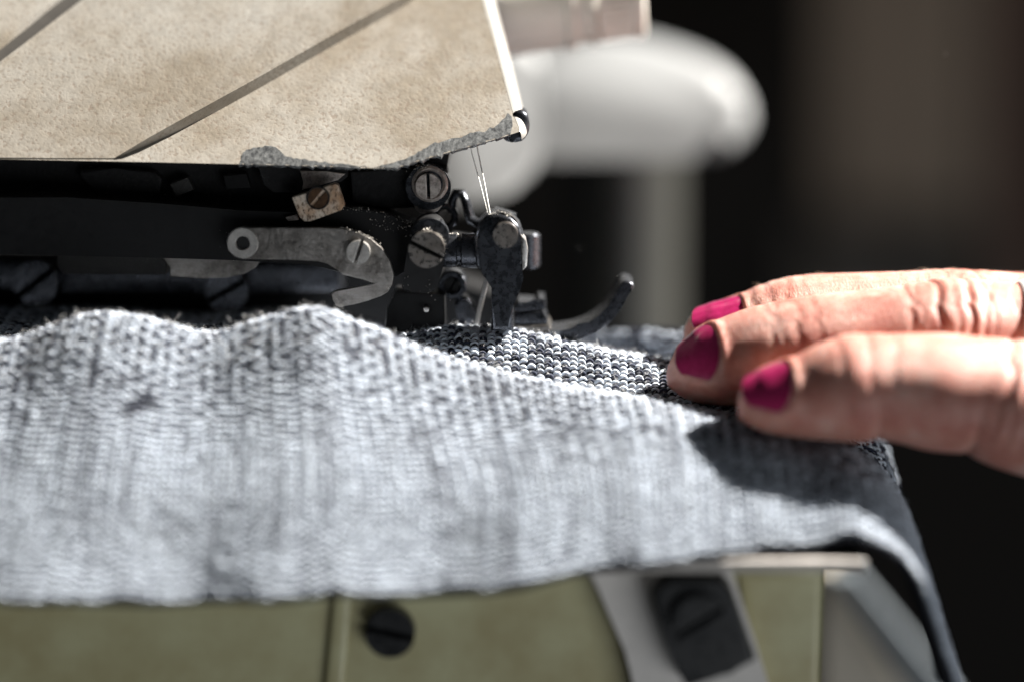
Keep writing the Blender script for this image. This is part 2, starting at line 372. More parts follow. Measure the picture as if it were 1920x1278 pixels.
# long bar with its nose, and what lies under it
prism('needle_bar_arm', [(-160, 366), (130, 371), (300, 382), (450, 395), (560, 399), (640, 389), (690, 393), (735, 405), (778, 421), (790, 450), (780, 500), (742, 520), (640, 512), (560, 490), (430, 488), (300, 484), (100, 479), (-160, 477)], -1.6, 7, M['bar'], sm, 0.45)
prism('guide_block', [(108, 474), (312, 480), (312, 516), (118, 515), (106, 500)], 3.5, 8, M['speck'], sm, 0.35)
prism('guide_blade', [(300, 482), (492, 484), (478, 503), (456, 515), (425, 521), (380, 522), (318, 520), (322, 500)], 2.6, 1.6, M['lever'], sm, 0.2)
prism('rear_shelf', [(-160, 486), (640, 492), (640, 548), (460, 548), (110, 546), (-160, 540)], 17, 10, M['gloss'], sm, 1.2)
for a in ((66, 531, 42, 12, 38), (424, 547, 40, 12, 30)):
    screw('rear_screw', a[0], a[1], a[2], a[3], a[4], M['gloss'], sm, 0.2, 6, 1.4, 0.8)
prism('rear_frame', [(-160, 470), (700, 480), (960, 560), (960, 660), (-160, 660)], 34, 12, M['bar'], sm, 1.0)

# hooked lever
lv_top = [(455, 427), (520, 428), (600, 428), (642, 429), (668, 435), (694, 447), (716, 466), (731, 490), (738, 516), (735, 534), (727, 548), (713, 556), (690, 564), (660, 572), (640, 576), (631, 574), (624, 563), (622, 551), (630, 546), (668, 540), (713, 533), (680, 524), (642, 515), (630, 502), (615, 493), (596, 488), (540, 487), (455, 486), (440, 482), (429, 471), (425, 456), (429, 441), (440, 431)]
lev = prism('thread_cutter_lever', lv_top, -5.2, 1.7, M['lever'], sm, 0.16)
cyl('lever_washer', 455, 456, 29.5, -5.55, 0.6, M['washer'], lev, 0.15, 48, 12.5)
cyl('pivot_hole_shade', 455, 456, 12.8, -5.25, 0.5, M['hole'], lev, 0.02)  # solid black disc, the dark of the hole put into its colour
screw('lever_screw', 672, 474, 22, -6.6, 72, M['washer'], lev, 0.28, 2.4, 1.6, 0.14)

# upper right screw and boss
bs = cyl('screw_boss', 803, 352, 42, 0.6, 5, M['gloss'], sm, 0.9)
cyl('screw_collar', 806, 346, 34, 0.2, 1.5, M['worn'], bs, 0.35, 44, 24)
screw('boss_screw', 803, 350, 23.5, -0.5, 92, M['worn'], bs, 0.22, 2.4, 1.4, 0.3)
prism('screw_lug', [(775, 372), (800, 384), (830, 378), (822, 396), (800, 402), (780, 396)], 0.9, 3, M['worn'], sm, 0.3, 2)

# main crank with large slotted screw
cr = prism('crank_link', [(768, 442), (778, 420), (798, 408), (818, 410), (832, 424), (837, 450), (834, 480), (828, 512), (818, 540), (810, 548), (782, 549), (755, 545), (756, 520), (762, 480)], -4.6, 5, M['bar'], sm, 0.6, 3, 3)
screw('crank_screw', 800, 469, 34, -7.0, -27, M['screw'], cr, 0.21, 3.2, 2.0, 0.16)
cyl('crank_collar', 806, 446, 36, -4.9, 3, M['gloss'], cr, 0.5)
lathe('connecting_shaft', [(0, 0.1), (0, 2.4), (0.3, 2.6), (3.6, 2.6), (3.8, 2.3), (4.3, 2.3), (4.5, 2.75), (7.0, 2.75), (7.0, 0.1)], at(812, 470, 0.0), (1, 0, 0.0), M['gloss'], sm)
prism('needle_clamp_arm', [(836, 446), (852, 440), (885, 444), (892, 430), (898, 500), (880, 502), (846, 502), (836, 496)], 0.8, 5, M['bar'], sm, 0.7)
# needle clamp with steel pin
nc = prism('needle_clamp', [(889, 452), (898, 420), (912, 404), (936, 401), (958, 408), (974, 424), (984, 452), (986, 498), (972, 516), (965, 540), (962, 575), (963, 622), (920, 622), (922, 540), (921, 518), (912, 507), (893, 503)], -4.4, 7, M['gloss'], sm, 0.9, 0, 3, 50)
cyl('clamp_pin', 948, 442, 23.5, -6.6, 4, M['screw'], nc, 0.2)
cyl('clamp_sleeve', 941, 430, 31, -3.9, 3.2, M['cast'], nc, 0.6)
prism('clamp_rib', [(977, 440), (986, 450), (990, 470), (988, 500), (980, 508), (978, 470)], -4.9, 4, M['needle'], nc, 0.45)
lathe('clamp_nut', [(0, 0.1), (0, 1.6), (0.4, 2.0), (5.2, 2.0), (5.6, 1.6), (5.6, 0.1)], at(990, 502, 9), (0, 0, 1), M['gloss'], sm)
prism('clamp_back_plate', [(928, 392), (952, 398), (968, 404), (970, 440), (930, 440)], 2.6, 3, M['gloss'], sm, 0.4)
# hook finger and coil behind
tube('thread_hook', [at(846, 398, 7), at(848, 376, 7), at(855, 362, 7), at(866, 362, 7), at(874, 378, 7), at(879, 400, 7), at(884, 414, 7), at(900, 419, 6), at(920, 420, 5)], 0.75, M['gloss'], sm, rz=1.6)
cyl('spring_coil', 833, 408, 26, 5.0, 2.0, M['gloss'], sm, 0.7, 40, 13)
cyl('spring_pin', 833, 408, 12, 5.6, 3.0, M['lever'], sm, 0.5)
# parts between clamp and cloth
rg = cyl('ring_boss', 848, 536, 27, 4.0, 5, M['gloss'], sm, 0.8, 40, 15)
screw('ring_screw', 848, 536, 14, 5.0, 60, M['bar'], rg, 0.2, 3, 0.8)
prism('needle_guard', [(742, 546), (835, 552), (836, 640), (720, 640), (724, 580)], 1.5, 6, M['bar'], sm, 0.6)
prism('curved_guide', [(852, 562), (874, 556), (890, 575), (896, 604), (894, 632), (866, 632), (858, 600)], 5.5, 3, M['gloss'], sm, 0.9, 2, 3)
tube('needle', [at(917, 505, 3.0), at(909, 540, 3.0), at(899, 580, 3.0), at(889, 628, 3.0)], [0.42, 0.42, 0.40, 0.34], M['needle'], sm)
cyl('guide_stud', 799, 581, 5.5, -0.5, 3, M['needle'], sm, 0.15, 20)
# presser foot
pf = prism('presser_foot_shank', [(962, 578), (972, 566), (1004, 568), (1010, 560), (1022, 562), (1024, 578), (1016, 582), (968, 588)], 5.0, 7, M['gloss'], sm, 0.5, 0, 3)
prism('foot_block', [(964, 588), (1018, 584), (1027, 600), (1026, 610), (964, 610)], 4.4, 8, M['gloss'], sm, 0.5)
prism('foot_base', [(962, 613), (1030, 610), (1036, 628), (1034, 640), (962, 640)], 3.6, 9, M['lever'], sm, 0.45)
toe_lo = [(1020, 640), (1060, 640), (1100, 632), (1136, 612), (1162, 584), (1178, 556), (1188, 540)]
toe_hi = [(1186, 531), (1172, 527), (1163, 535), (1146, 566), (1120, 594), (1088, 612), (1050, 620), (1020, 622)]
prism('foot_toe', toe_lo + toe_hi, 3.0, 8, M['gloss'], sm, 0.5, 2, 3, 50)

# cream thread-tension housing at the top, behind the head
p0 = at(900, 22, 40); p1 = at(1204, -8, 41)
ax = p1 - p0; ln = np.linalg.norm(ax)
prf = [(0, 0.1), (0, 8.2), (ln * .50, 7.6), (ln * .515, 8.1), (ln * .56, 8.1), (ln * .57, 7.2), (ln * .65, 7.1), (ln * .66, 7.7), (ln * .69, 7.7), (ln * .70, 7.0)]
kn = lathe('tension_housing', prf + [(ln * .70, 0.1)], p0, ax, M['beigeknob'], sm)
lathe('fluted_knob', [(ln * .705, 0.1), (ln * .705, 6.9), (ln * .72, 7.2)] + [(ln * (.72 + .21 * k / 6), 7.15 - 0.05 * k) for k in range(7)] + [(ln * .94, 7.2), (ln * .985, 7.1), (ln, 6.6), (ln, 0.1)], p0, ax, M['beigeknob'], kn, 180, 36, (ln * .725, ln * .925), 0.35)

# bed plate, olive base, side clamp
PZ = zf(1050, -42)
def box(name, x0, x1, y0, y1, z0, z1, material, parent, bevel=0.5, seg=3):
    bm = bmesh.new(); add_prism(bm, [(x0, y0, z1), (x1, y0, z1), (x1, y1, z1), (x0, y1, z1)], (0, 0, z0 - z1), bevel, seg)
    return link(name, bm_mesh(name, bm), material, parent)
RX = (1632 - 960) / pxmm(-42)
box('bed_plate', -150, RX, -42, 20, PZ - 1.6, PZ, M['bed'], sm, 0.35)
box('needle_post', -150, RX - 30, -8, 16, PZ, -9, M['olive'], sm, 2)
YB = -30.0
prism('base_wall', [(-400, 1066), (648, 1066), (615, 1420), (-400, 1420)], YB + 1.5, 40, M['olive'], sm, 1.0)
prism('base_rib', [(628, 1068), (664, 1068), (636, 1420), (594, 1420)], YB + 0.1, 20, M['olive'], sm, 1.2, 0, 5, 80)
prism('base_front', [(648, 1067), (1400, 1067), (1440, 1420), (615, 1420)], YB + 0.6, 40, M['olive'], sm, 0.8)
prism('base_pillar', [(1382, 1067), (1546, 1067), (1534, 1420), (1432, 1420)], YB - 0.6, 38, M['olive'], sm, 1.6, 0, 4, 60)
screw('base_screw', 731, 1187, 48, YB - 2.0, -12, M['blackscrew'], sm, 0.2, 3.6, 2.2, 0.3)
br = prism('clamp_bracket', [(1098, 1070), (1372, 1070), (1392, 1130), (1416, 1200), (1446, 1300), (1470, 1420), (1200, 1420), (1192, 1300), (1172, 1220), (1138, 1142)], YB - 3.2, 3.2, M['clampmetal'], sm, 0.7, 0, 3)
bk = prism('clamp_block', [(1222, 1122), (1236, 1098), (1262, 1086), (1355, 1086), (1372, 1104), (1388, 1150), (1418, 1236), (1370, 1262), (1288, 1290), (1272, 1262), (1240, 1180)], YB - 8.5, 5.2, M['blackscrew'], br, 0.8, 0, 3)
screw('clamp_screw', 1311, 1166, 52, YB - 10.2, 32, M['blackscrew'], bk, 0.22, 3.6, 2.4, 0.3)
# braces seen beyond the base
prism('diagonal_brace', [(1560, 1078), (1610, 1078), (1800, 1310), (1730, 1340)], 84, 6, plain('blue_grey_paint', (0.13, 0.15, 0.165), 0.5), sm, 1.2)
prism('brace_foot', [(1540, 1060), (1570, 1070), (1730, 1330), (1690, 1420), (1530, 1420)], 96, 8, plain('pale_putty_paint', (0.50, 0.45, 0.37), 0.5), sm, 2)

# sewing thread, two strands running down to the needle clamp
th = empty('sewing_thread', at(918, 402, -1))
for x0, x1 in ((884, 915), (896, 919)):
    tube('strand', [at(x0 - 4, 262, 4), at(x0 + 1, 288, 3.0), at((x0 + x1) / 2 + 1, 345, 0.5), at(x1, 402, -2)], 0.075 if x0 == 884 else 0.10, M['thread'], th, 6)
tag(th, 'two fine white thread strands stretched from head cover to needle clamp', 'thread')

# ------------------------------------------------------------------ the knitted cloth
ST = [-400, -260, -60, 60, 130, 180, 230, 300, 370, 430, 500, 570, 620, 680, 740, 800, 870, 940, 1000, 1060, 1130, 1200, 1300, 1430, 1600, 1760, 2300]
CREST = [640, 640, 642, 641, 617, 598, 594, 602, 622, 627, 604, 583, 584, 609, 632, 654, 682, 700, 714, 726, 738, 750, 772, 797, 832, 850, 870]
HEM = [1135, 1133, 1131, 1131, 1130, 1129, 1128, 1127, 1125, 1124, 1121, 1120, 1118, 1117, 1115, 1112, 1108, 1100, 1090, 1080, 1068, 1056, 1042, 1028, 1000, 990, 980]
HUMP = [612, 612, 612, 610, 606, 602, 600, 604, 606, 606, 610, 616, 622, 628, 628, 617, 612, 614, 627, 640, 654, 669, 690, 716, 750, 770, 790]     # y=+3
H2 = [634, 634, 634, 632, 626, 620, 618, 622, 626, 628, 630, 634, 640, 644, 642, 638, 640, 650, 664, 676, 688, 702, 722, 752, 790, 808, 828]       # y=-4
VAL = [652, 652, 654, 656, 640, 628, 626, 632, 646, 652, 640, 634, 640, 652, 662, 674, 694, 708, 722, 734, 746, 758, 774, 794, 826, 842, 862]       # y=-10
BACK = [584, 584, 583, 580, 577, 576, 580, 589, 592, 586, 580, 590, 602, 622, 640, 646, 650, 656, 660, 668, 672, 680, 694, 720, 745, 765, 785]      # y=+14
B1 = [592, 592, 592, 590, 588, 588, 590, 596, 600, 600, 600, 610, 620, 632, 642, 644, 646, 648, 650, 642, 642, 644, 652, 672, 695, 715, 735]        # y=+28
B0 = [600] * 14 + [628, 626, 624, 622, 620, 612, 611, 610, 612, 622, 645, 665, 685]                                                                # y=+50
XS = (np.array(ST, float) - 960) / 12.0
CR = np.array(CREST, float); HE = np.array(HEM, float)
hy = np.interp(XS, [-80, 5, 30, 60], [-47, -46.5, -42, -39])        # depth of the hem
by2 = np.interp(ST, [940, 1000, 1060, 1130, 1200, 1300, 1430], [14, 22, 29, 27, 23, 18.5, 18]); by1 = np.interp(ST, [940, 1000, 1060], [27, 29, 0]); by0 = np.interp(ST, [940, 1000, 1060], [37, 36, 0])
wallm = np.array(ST) >= 1060; by1 = np.where(wallm, by2 + 2.0, by1); by0 = np.where(wallm, by2 + 4.0, by0)
rows_y = [by0, by1, by2, np.full_like(CR, 3), np.full_like(CR, -4), np.full_like(CR, -10),
          np.full_like(CR, -16.5), -16.5 + (hy + 16.5) * 0.36, -16.5 + (hy + 16.5) * 0.66, -16.5 + (hy + 16.5) * 0.86, hy]
f7 = np.interp(ST, [900, 1250], [0.30, 0.19]); f8 = np.interp(ST, [900, 1250], [0.585, 0.46]); f9 = np.interp(ST, [900, 1250], [0.83, 0.74])
rows_p = [np.array(B0, float), np.array(B1, float), np.array(BACK, float), np.array(HUMP, float), np.array(H2, float), np.array(VAL, float),
          CR, CR + f7 * (HE - CR), CR + f8 * (HE - CR), CR + f9 * (HE - CR), HE]
Yc = np.array(rows_y); Zc = np.array([[zf(p, y) for p, y in zip(a, b)] for a, b in zip(rows_p, rows_y)])   # [row, station]

def hermite(xk, F, x, axis=0):
    """cubic interpolation of F (knots on axis 0) at x, limited tangents"""
    F = np.asarray(F, float); d = np.diff(F, axis=0) / np.diff(xk).reshape(-1, *([1] * (F.ndim - 1)))
    m = np.zeros_like(F); m[0] = d[0]; m[-1] = d[-1]; m[1:-1] = (d[1:] + d[:-1]) / 2
    i = np.clip(np.searchsorted(xk, x) - 1, 0, len(xk) - 2); h = xk[i + 1] - xk[i]; t = (x - xk[i]) / h
    sh = (-1,) + (1,) * (F.ndim - 1); t = t.reshape(sh); h = h.reshape(sh)
    return (2 * t**3 - 3 * t**2 + 1) * F[i] + (t**3 - 2 * t**2 + t) * h * m[i] + (-2 * t**3 + 3 * t**2) * F[i + 1] + (t**3 - t**2) * h * m[i + 1]

BX, BR, BA = 46.5, 14.0, math.radians(71)
def vnoise(x, y, seed):
    """smooth value noise, about -1..1"""
    r = np.random.default_rng(seed).uniform(-1, 1, (64, 64)); xi = np.floor(x).astype(int); yi = np.floor(y).astype(int)
    fx = x - xi; fy = y - yi; fx = fx * fx * (3 - 2 * fx); fy = fy * fy * (3 - 2 * fy); g = lambda a, b: r[a % 64, b % 64]
    return (g(xi, yi) * (1 - fx) + g(xi + 1, yi) * fx) * (1 - fy) + (g(xi, yi + 1) * (1 - fx) + g(xi + 1, yi + 1) * fx) * fy
def cloth_grid(X, NR=320):
    """points [row, column, 3] of the cloth for columns X (mm, flat), rows from back to hem"""
    r = np.linspace(0, 10, NR)
    Xd = np.arange(-112.0, 112.0, 0.5)
    Y = hermite(XS, Yc.T, Xd).T; Z = hermite(XS, Zc.T, Xd).T            # [11, nXd]
    k = np.arange(11.0); Y = hermite(k, Y, r); Z = hermite(k, Z, r)
    q = np.clip((r - 5.6) / 2.8, 0, 1); q = (1 - q * q * (3 - 2 * q))[:, None]      # wales run askew over the fold
    Xg = X[None, :] - q * (5.5 * np.exp(-((X + 8) / 26) ** 2) - 2.0 * np.exp(-((X + 62) / 14) ** 2))[None, :]
    Y = np.stack([np.interp(Xg[i], Xd, Y[i]) for i in range(NR)]); Z = np.stack([np.interp(Xg[i], Xd, Z[i]) for i in range(NR)])
    w = 0.45 * vnoise(Xg / 13 + 3, r[:, None] * 1.1, 5) + 0.22 * vnoise(Xg / 5, r[:, None] * 1.5, 6)
    Z = Z + w * 0.8; Y = Y - np.clip((r[:, None] - 6.5) / 3.5, 0, 1) * (vnoise(Xg / 11, r[:, None] * 0.5, 9) * 1.0)
    s = np.clip(Xg - BX, 0, None); a = np.minimum(s / BR, BA); rest = np.clip(s - BR * BA, 0, None)
    Xo = np.where(s > 0, BX + BR * np.sin(a) + rest * math.cos(BA), Xg)
    Z = Z - (BR * (1 - np.cos(a)) + rest * math.sin(BA))
    return np.stack([Xo, Y, Z], -1)

PU, PV = 1.10, 1.10
X0, X1 = -92.0, 100.0
ncol = int((X1 - X0) / PU)
cols = X0 + np.arange(ncol) * PU
G = cloth_grid(cols); Gm = cloth_grid(cols - 0.05); Gp = cloth_grid(cols + 0.05)
L = np.concatenate([np.zeros((1, ncol)), np.cumsum(np.linalg.norm(np.diff(G, axis=0), axis=-1), 0)], 0)
S = []; TU = []; TV = []; TONE = []; UV = []
wale = RNG.normal(0, 0.5, ncol)
wale = wale * 0.7 + 0.5 * np.roll(wale, 1)
for j in range(ncol):
    tot = L[-1, j]; sv = np.arange(0.25 + max(0.0, 0.8 * float(vnoise(np.array([j * 0.41]), np.array([3.3]), 31)[0]) + 0.5 * RNG.random()), tot - 1, PV)                  # distance from the hem
    sv = sv + RNG.normal(0, 0.035, len(sv)) + 0.12 * PV * (j % 2)
    d = tot - sv
    p = np.stack([np.interp(d, L[:, j], G[:, j, c]) for c in range(3)], -1)
    a = np.stack([np.interp(d, L[:, j], Gm[:, j, c]) for c in range(3)], -1); b = np.stack([np.interp(d, L[:, j], Gp[:, j, c]) for c in range(3)], -1)
    q = np.stack([np.interp(d - 0.15, L[:, j], G[:, j, c]) for c in range(3)], -1)
    S.append(p); TU.append(b - a); TV.append(q - p)
    slub = vnoise(np.full(len(sv), 7.0 * j + 5), sv / 26.0 + 0.37 * j, 21) + 0.5 * vnoise(np.full(len(sv), 5.0 * j), sv / 9.0 + 0.61 * j, 22)
    big = vnoise(np.full(len(sv), j * 0.09), sv / 30.0, 23)
    TONE.append(0.86 + 0.09 * wale[j] + 0.34 * np.minimum(slub, 0.10) + 0.04 * big + RNG.normal(0, 0.05, len(sv)))
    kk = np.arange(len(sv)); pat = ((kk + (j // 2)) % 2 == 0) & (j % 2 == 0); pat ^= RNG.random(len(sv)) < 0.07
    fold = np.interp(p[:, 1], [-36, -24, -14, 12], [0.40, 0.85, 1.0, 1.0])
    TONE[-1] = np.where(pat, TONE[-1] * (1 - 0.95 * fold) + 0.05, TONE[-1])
    UV.append(np.stack([np.full(len(sv), cols[j]), sv], -1))
S = np.concatenate(S); TU = np.concatenate(TU); TV = np.concatenate(TV); TONE = np.concatenate(TONE); UV = np.concatenate(UV)
unit = lambda v: v / np.maximum(np.linalg.norm(v, axis=-1, keepdims=True), 1e-9)
TU = unit(TU); NN = unit(np.cross(TU, TV)); TV = unit(np.cross(NN, TU))
# a small dark slub in the yarn, left of the middle
mk1 = at(270, 755, -28); mk2 = at(240, 770, -29)
for mk, rr in ((mk1, 1.7), (mk2, 1.6)):
    TONE[np.hypot(S[:, 0] - mk[0], (S[:, 2] - mk[2]) * 1.5) < rr] *= 0.25
keep = (S[:, 1] < 48); S, TU, TV, NN, TONE = S[keep], TU[keep], TV[keep], NN[keep], TONE[keep]
ns = len(S)
# each stitch: a plump arched loop of yarn, leaning a little, diving under its neighbours
NSEG, NSD = 6, 5
t = np.linspace(-1, 1, NSEG)
loose = np.interp(S[:, 1], [-17, -12], [0.5, 1.0]); lean = 0.55 + RNG.normal(0, 0.34, ns) * loose; plump = RNG.normal(1, 0.13, ns) * np.interp(S[:, 1], [-30, -20, 8, 20], [1.08, 0.94, 0.92, 1.0]); hgt = RNG.normal(1, 0.14, ns)
ju = RNG.normal(0, 0.08, (ns, 1)) * loose[:, None]; jv = RNG.normal(0, 0.075, (ns, 1)) * loose[:, None]
cu = 0.62 * PU * t[None, :] + ju
cv = 0.30 * PV * (0.55 - t[None, :] ** 2) + lean[:, None] * 0.30 * t[None, :] + jv
cn = (0.46 * hgt[:, None]) * (1 - t[None, :] ** 2) ** 0.8 - 0.20
C = S[:, None, :] + TU[:, None, :] * cu[..., None] + TV[:, None, :] * cv[..., None] + NN[:, None, :] * cn[..., None]
T = unit(np.gradient(C, axis=1)); N2 = unit(NN[:, None, :] - (NN[:, None, :] * T).sum(-1, keepdims=True) * T); B2 = np.cross(T, N2)
rad = 0.285 * plump[:, None] * (1 - 0.40 * t[None, :] ** 2)
an = np.linspace(0, 2 * np.pi, NSD, endpoint=False)
V = C[:, :, None, :] + rad[..., None, None] * (N2[:, :, None, :] * np.cos(an)[None, None, :, None] * 0.9 + B2[:, :, None, :] * np.sin(an)[None, None, :, None])
V = V.reshape(-1, 3); per = NSEG * NSD
f = []
for i in range(NSEG - 1):
    for k in range(NSD): f.append((i * NSD + k, i * NSD + (k + 1) % NSD, (i + 1) * NSD + (k + 1) % NSD, (i + 1) * NSD + k))
F = (np.array(f)[None] + (np.arange(ns) * per)[:, None, None]).reshape(-1, 4)

def yarn_material(name, dark, light, twist=True):
    m, nt, b, tc = nodes(name)
    at_ = nt.nodes.new('ShaderNodeAttribute'); at_.attribute_name = 'tone'
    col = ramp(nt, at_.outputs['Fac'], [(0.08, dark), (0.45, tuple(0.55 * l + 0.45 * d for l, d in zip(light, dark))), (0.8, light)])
    fib = ramp(nt, noise(nt, tc, 9.0, 3, 0.6), [(0.32, 0.6), (0.65, 1.0)])
    mm = nt.nodes.new('ShaderNodeMix'); mm.data_type = 'RGBA'; mm.blend_type = 'MULTIPLY'; mm.inputs[0].default_value = 1
    nt.links.new(col, mm.inputs[6]); nt.links.new(fib, mm.inputs[7]); nt.links.new(mm.outputs[2], b.inputs['Base Color'])
    b.inputs['Roughness'].default_value = 0.75; b.inputs['Specular IOR Level'].default_value = 0.25
    b.inputs['Sheen Weight'].default_value = 0.25
    bump(nt, b, noise(nt, tc, 10.0, 3, 0.6), 0.05, 0.8)
    return m
fab_base = plain('navy_ground_yarn', (0.010, 0.012, 0.024), 0.85, 0, 0.5, 2.0)
gx = np.linspace(X0, X1, 260); Gb = cloth_grid(gx, 150)
dn = np.cross(np.gradient(Gb, axis=1), np.gradient(Gb, axis=0)); dn = -unit(dn); dn *= np.sign(dn[..., 2:3] + 1e-6) * np.where(np.abs(dn[..., 2:3]) > 0, 1, 1)
Vb = (Gb - 0.28 * dn).reshape(-1, 3); nx = len(gx)
Fb = [(i * nx + j, (i + 1) * nx + j, (i + 1) * nx + j + 1, i * nx + j + 1) for i in range(149) for j in range(nx - 1)]
fab = link('fabric', from_np('fabric', Vb, Fb), fab_base, None, smooth=180)
so = fab.modifiers.new('thickness', 'SOLIDIFY'); so.thickness = 0.7 * MM; so.offset = -1
tag(fab, 'grey and navy knitted cloth draped in folds under the needle and over the bed', 'fabric')
me = from_np('yarn_loops', V, F)
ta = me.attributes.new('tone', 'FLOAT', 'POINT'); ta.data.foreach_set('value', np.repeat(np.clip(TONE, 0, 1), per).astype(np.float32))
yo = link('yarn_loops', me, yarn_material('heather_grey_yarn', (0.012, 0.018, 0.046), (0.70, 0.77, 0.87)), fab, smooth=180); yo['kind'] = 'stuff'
# loose fibres standing off the cloth where it is near the focus
near = np.where((S[:, 1] > -22) & (S[:, 1] < 12) & (S[:, 0] > -82) & (S[:, 0] < 48))[0]
pick = RNG.choice(near, 8000); nf = len(pick); ln_ = RNG.gamma(2.0, 0.16, nf) + 0.15
dirv = unit(NN[pick] * RNG.uniform(0.3, 1.0, (nf, 1)) + TU[pick] * RNG.normal(0, 0.7, (nf, 1)) + TV[pick] * RNG.normal(0, 0.5, (nf, 1)))
curl = unit(RNG.normal(0, 1, (nf, 3)))
st = np.linspace(0, 1, 6)
Cf = (S[pick] + NN[pick] * 0.25 + RNG.normal(0, 0.25, (nf, 3)))[:, None, :] + ln_[:, None, None] * (dirv[:, None, :] * st[None, :, None] + curl[:, None, :] * (0.7 * st ** 2)[None, :, None] + unit(np.cross(dirv, curl))[:, None, :] * (0.25 * np.sin(st * 4.5))[None, :, None])
def fibres(name, Cf, r, material, parent):
    n, m, _ = Cf.shape; T = unit(np.gradient(Cf, axis=1)); u = unit(np.cross(T, np.array([0.3, 0.5, 0.81]))); v = np.cross(T, u)
    a = np.array([0, 2.0944, 4.1888]); V = Cf[:, :, None, :] + r * (u[:, :, None, :] * np.cos(a)[None, None, :, None] + v[:, :, None, :] * np.sin(a)[None, None, :, None])
    f = [(i * 3 + k, i * 3 + (k + 1) % 3, (i + 1) * 3 + (k + 1) % 3, (i + 1) * 3 + k) for i in range(m - 1) for k in range(3)]
    F = (np.array(f)[None] + (np.arange(n) * m * 3)[:, None, None]).reshape(-1, 4)
    o = link(name, from_np(name, V.reshape(-1, 3), F), material, parent, smooth=180); o['kind'] = 'stuff'; return o
fibmat = plain('loose_fibre', (0.66, 0.66, 0.66), 0.6, 0, 0.2)
fibres('loose_fibre', Cf, 0.022, fibmat, fab)

# ------------------------------------------------------------------ the hand
class Finger:
    def __init__(s, y, nodes_, roll, creases=(), under=(), lat=1.06, flat=0.0):
        P = []; R = []; s.y = y
        for q in nodes_:
            yy = q[3] if len(q) > 3 else y
            P.append(at(q[0], q[1], yy)); R.append(q[2])
        s.px = np.array([q[0] for q in nodes_], float); s.P = np.array(P); s.R = np.array(R, float)
        s.roll = math.radians(roll); s.cre = creases; s.und = under; s.lat = lat; s.nail = None
        s.k = np.concatenate([[0], np.cumsum(np.linalg.norm(np.diff(s.P, axis=0), axis=1))])
    def of_px(s, px): return np.interp(px, s.px, s.k)
    def point(s, d, phi, off=0.0):
        """d distances along from the tip, phi angle from the back of the finger; arrays of one shape"""
        d = np.asarray(d, float); sh = d.shape; d = d.ravel(); phi = np.asarray(phi, float).ravel()
        c = hermite(s.k, s.P, d); tg = unit(hermite(s.k, s.P, np.minimum(d + .4, s.k[-1])) - hermite(s.k, s.P, np.maximum(d - .4, 0)))
        up = unit(np.array([0, 0, 1.0]) - tg * tg[:, 2:3]); sd = np.cross(tg, up); sd *= -np.sign(sd[:, 1:2])        # sd to the camera
        a = phi + s.roll; r = np.maximum(hermite(s.k, s.R, d), 0.02)
        dorsal = np.cos(phi)
        for ck, depth, w in s.cre:                                     # folds of skin over the joints
            wob = 0.55 * np.sin(phi * 2.3 + ck * 1.7) + 0.25 * np.sin(phi * 6.1 + 2 * ck)
            w = w * 0.72; depth = depth * 0.46; g = np.exp(-((d - s.of_px(ck) - wob) / w) ** 2); r = r - depth * g * np.clip(dorsal * 1.5 + 0.35, 0, 1)
            g2 = np.exp(-((d - s.of_px(ck) - wob - 2.0 * w) / (1.2 * w)) ** 2); r = r + 0.35 * depth * g2 * np.clip(dorsal * 1.5 + .35, 0, 1)
        for ck, depth, w in s.und:
            g = np.exp(-((d - s.of_px(ck)) / w) ** 2); r = r - depth * g * np.clip(-np.cos(a) * 1.4 + 0.3, 0, 1)
        if s.nail is not None:                                         # fold of skin round the nail
            tp, ct, hf = s.nail; dt, dc = s.of_px(tp), s.of_px(ct); pw = (phi + math.pi) % (2 * math.pi) - math.pi
            e = (np.abs(pw / math.radians(hf)) ** 3.2 + np.abs(np.maximum(d - dt - 0.3 * (dc - dt), 0) / (0.7 * (dc - dt))) ** 3.2) ** (1 / 3.2)
            r = r + np.clip((d - dt - 0.8) / 2.5, 0, 1) * (0.42 * np.exp(-((e - 1.13) / 0.10) ** 2) - 0.18 * np.exp(-(e / 0.8) ** 4))
        r = r + off
        e = 1.0 + (s.lat - 1.0) * np.abs(np.sin(phi)); e = np.where(np.cos(phi) > 0, e * (1 - 0.05 * np.cos(phi) ** 2), e)
        out = c + (up * np.cos(a)[:, None] + sd * np.sin(a)[:, None]) * (r * e)[:, None]
        return out.reshape(*sh, 3)
    def mesh(s, step=0.25, n=84):
        d = np.arange(0, s.k[-1], step); ph = np.linspace(0, 2 * np.pi, n, endpoint=False)
        D, PH = np.meshgrid(d, ph, indexing='ij'); V = s.point(D, PH).reshape(-1, 3); m = len(d)
        F = [(i * n + k, i * n + (k + 1) % n, (i + 1) * n + (k + 1) % n, (i + 1) * n + k) for i in range(m - 1) for k in range(n)]
        return V, F, [tuple(range(n))[::-1], tuple(range((m - 1) * n, m * n))]
F1 = Finger(4, [(1283, 618, 0.3), (1288, 619, 2.2), (1300, 622, 3.5), (1322, 626, 4.7), (1360, 630, 5.7), (1400, 628, 6.3), (1450, 615, 7.0), (1500, 605, 7.25), (1600, 602, 7.45), (1700, 602, 7.7), (1780, 601, 8.0), (1850, 603, 7.9), (1920, 606, 7.8), (2000, 610, 8.2), (2120, 618, 9.5)], 34,
            [(1428, .22, .5), (1446, .30, .4), (1462, .26, .45), (1482, .34, .4), (1505, .16, .4), (1688, .12, .35), (1712, .2, .35), (1736, .22, .4), (1764, .35, .45), (1790, .32, .4), (1812, .30, .4), (1832, .42, .4), (1862, .2, .4)])
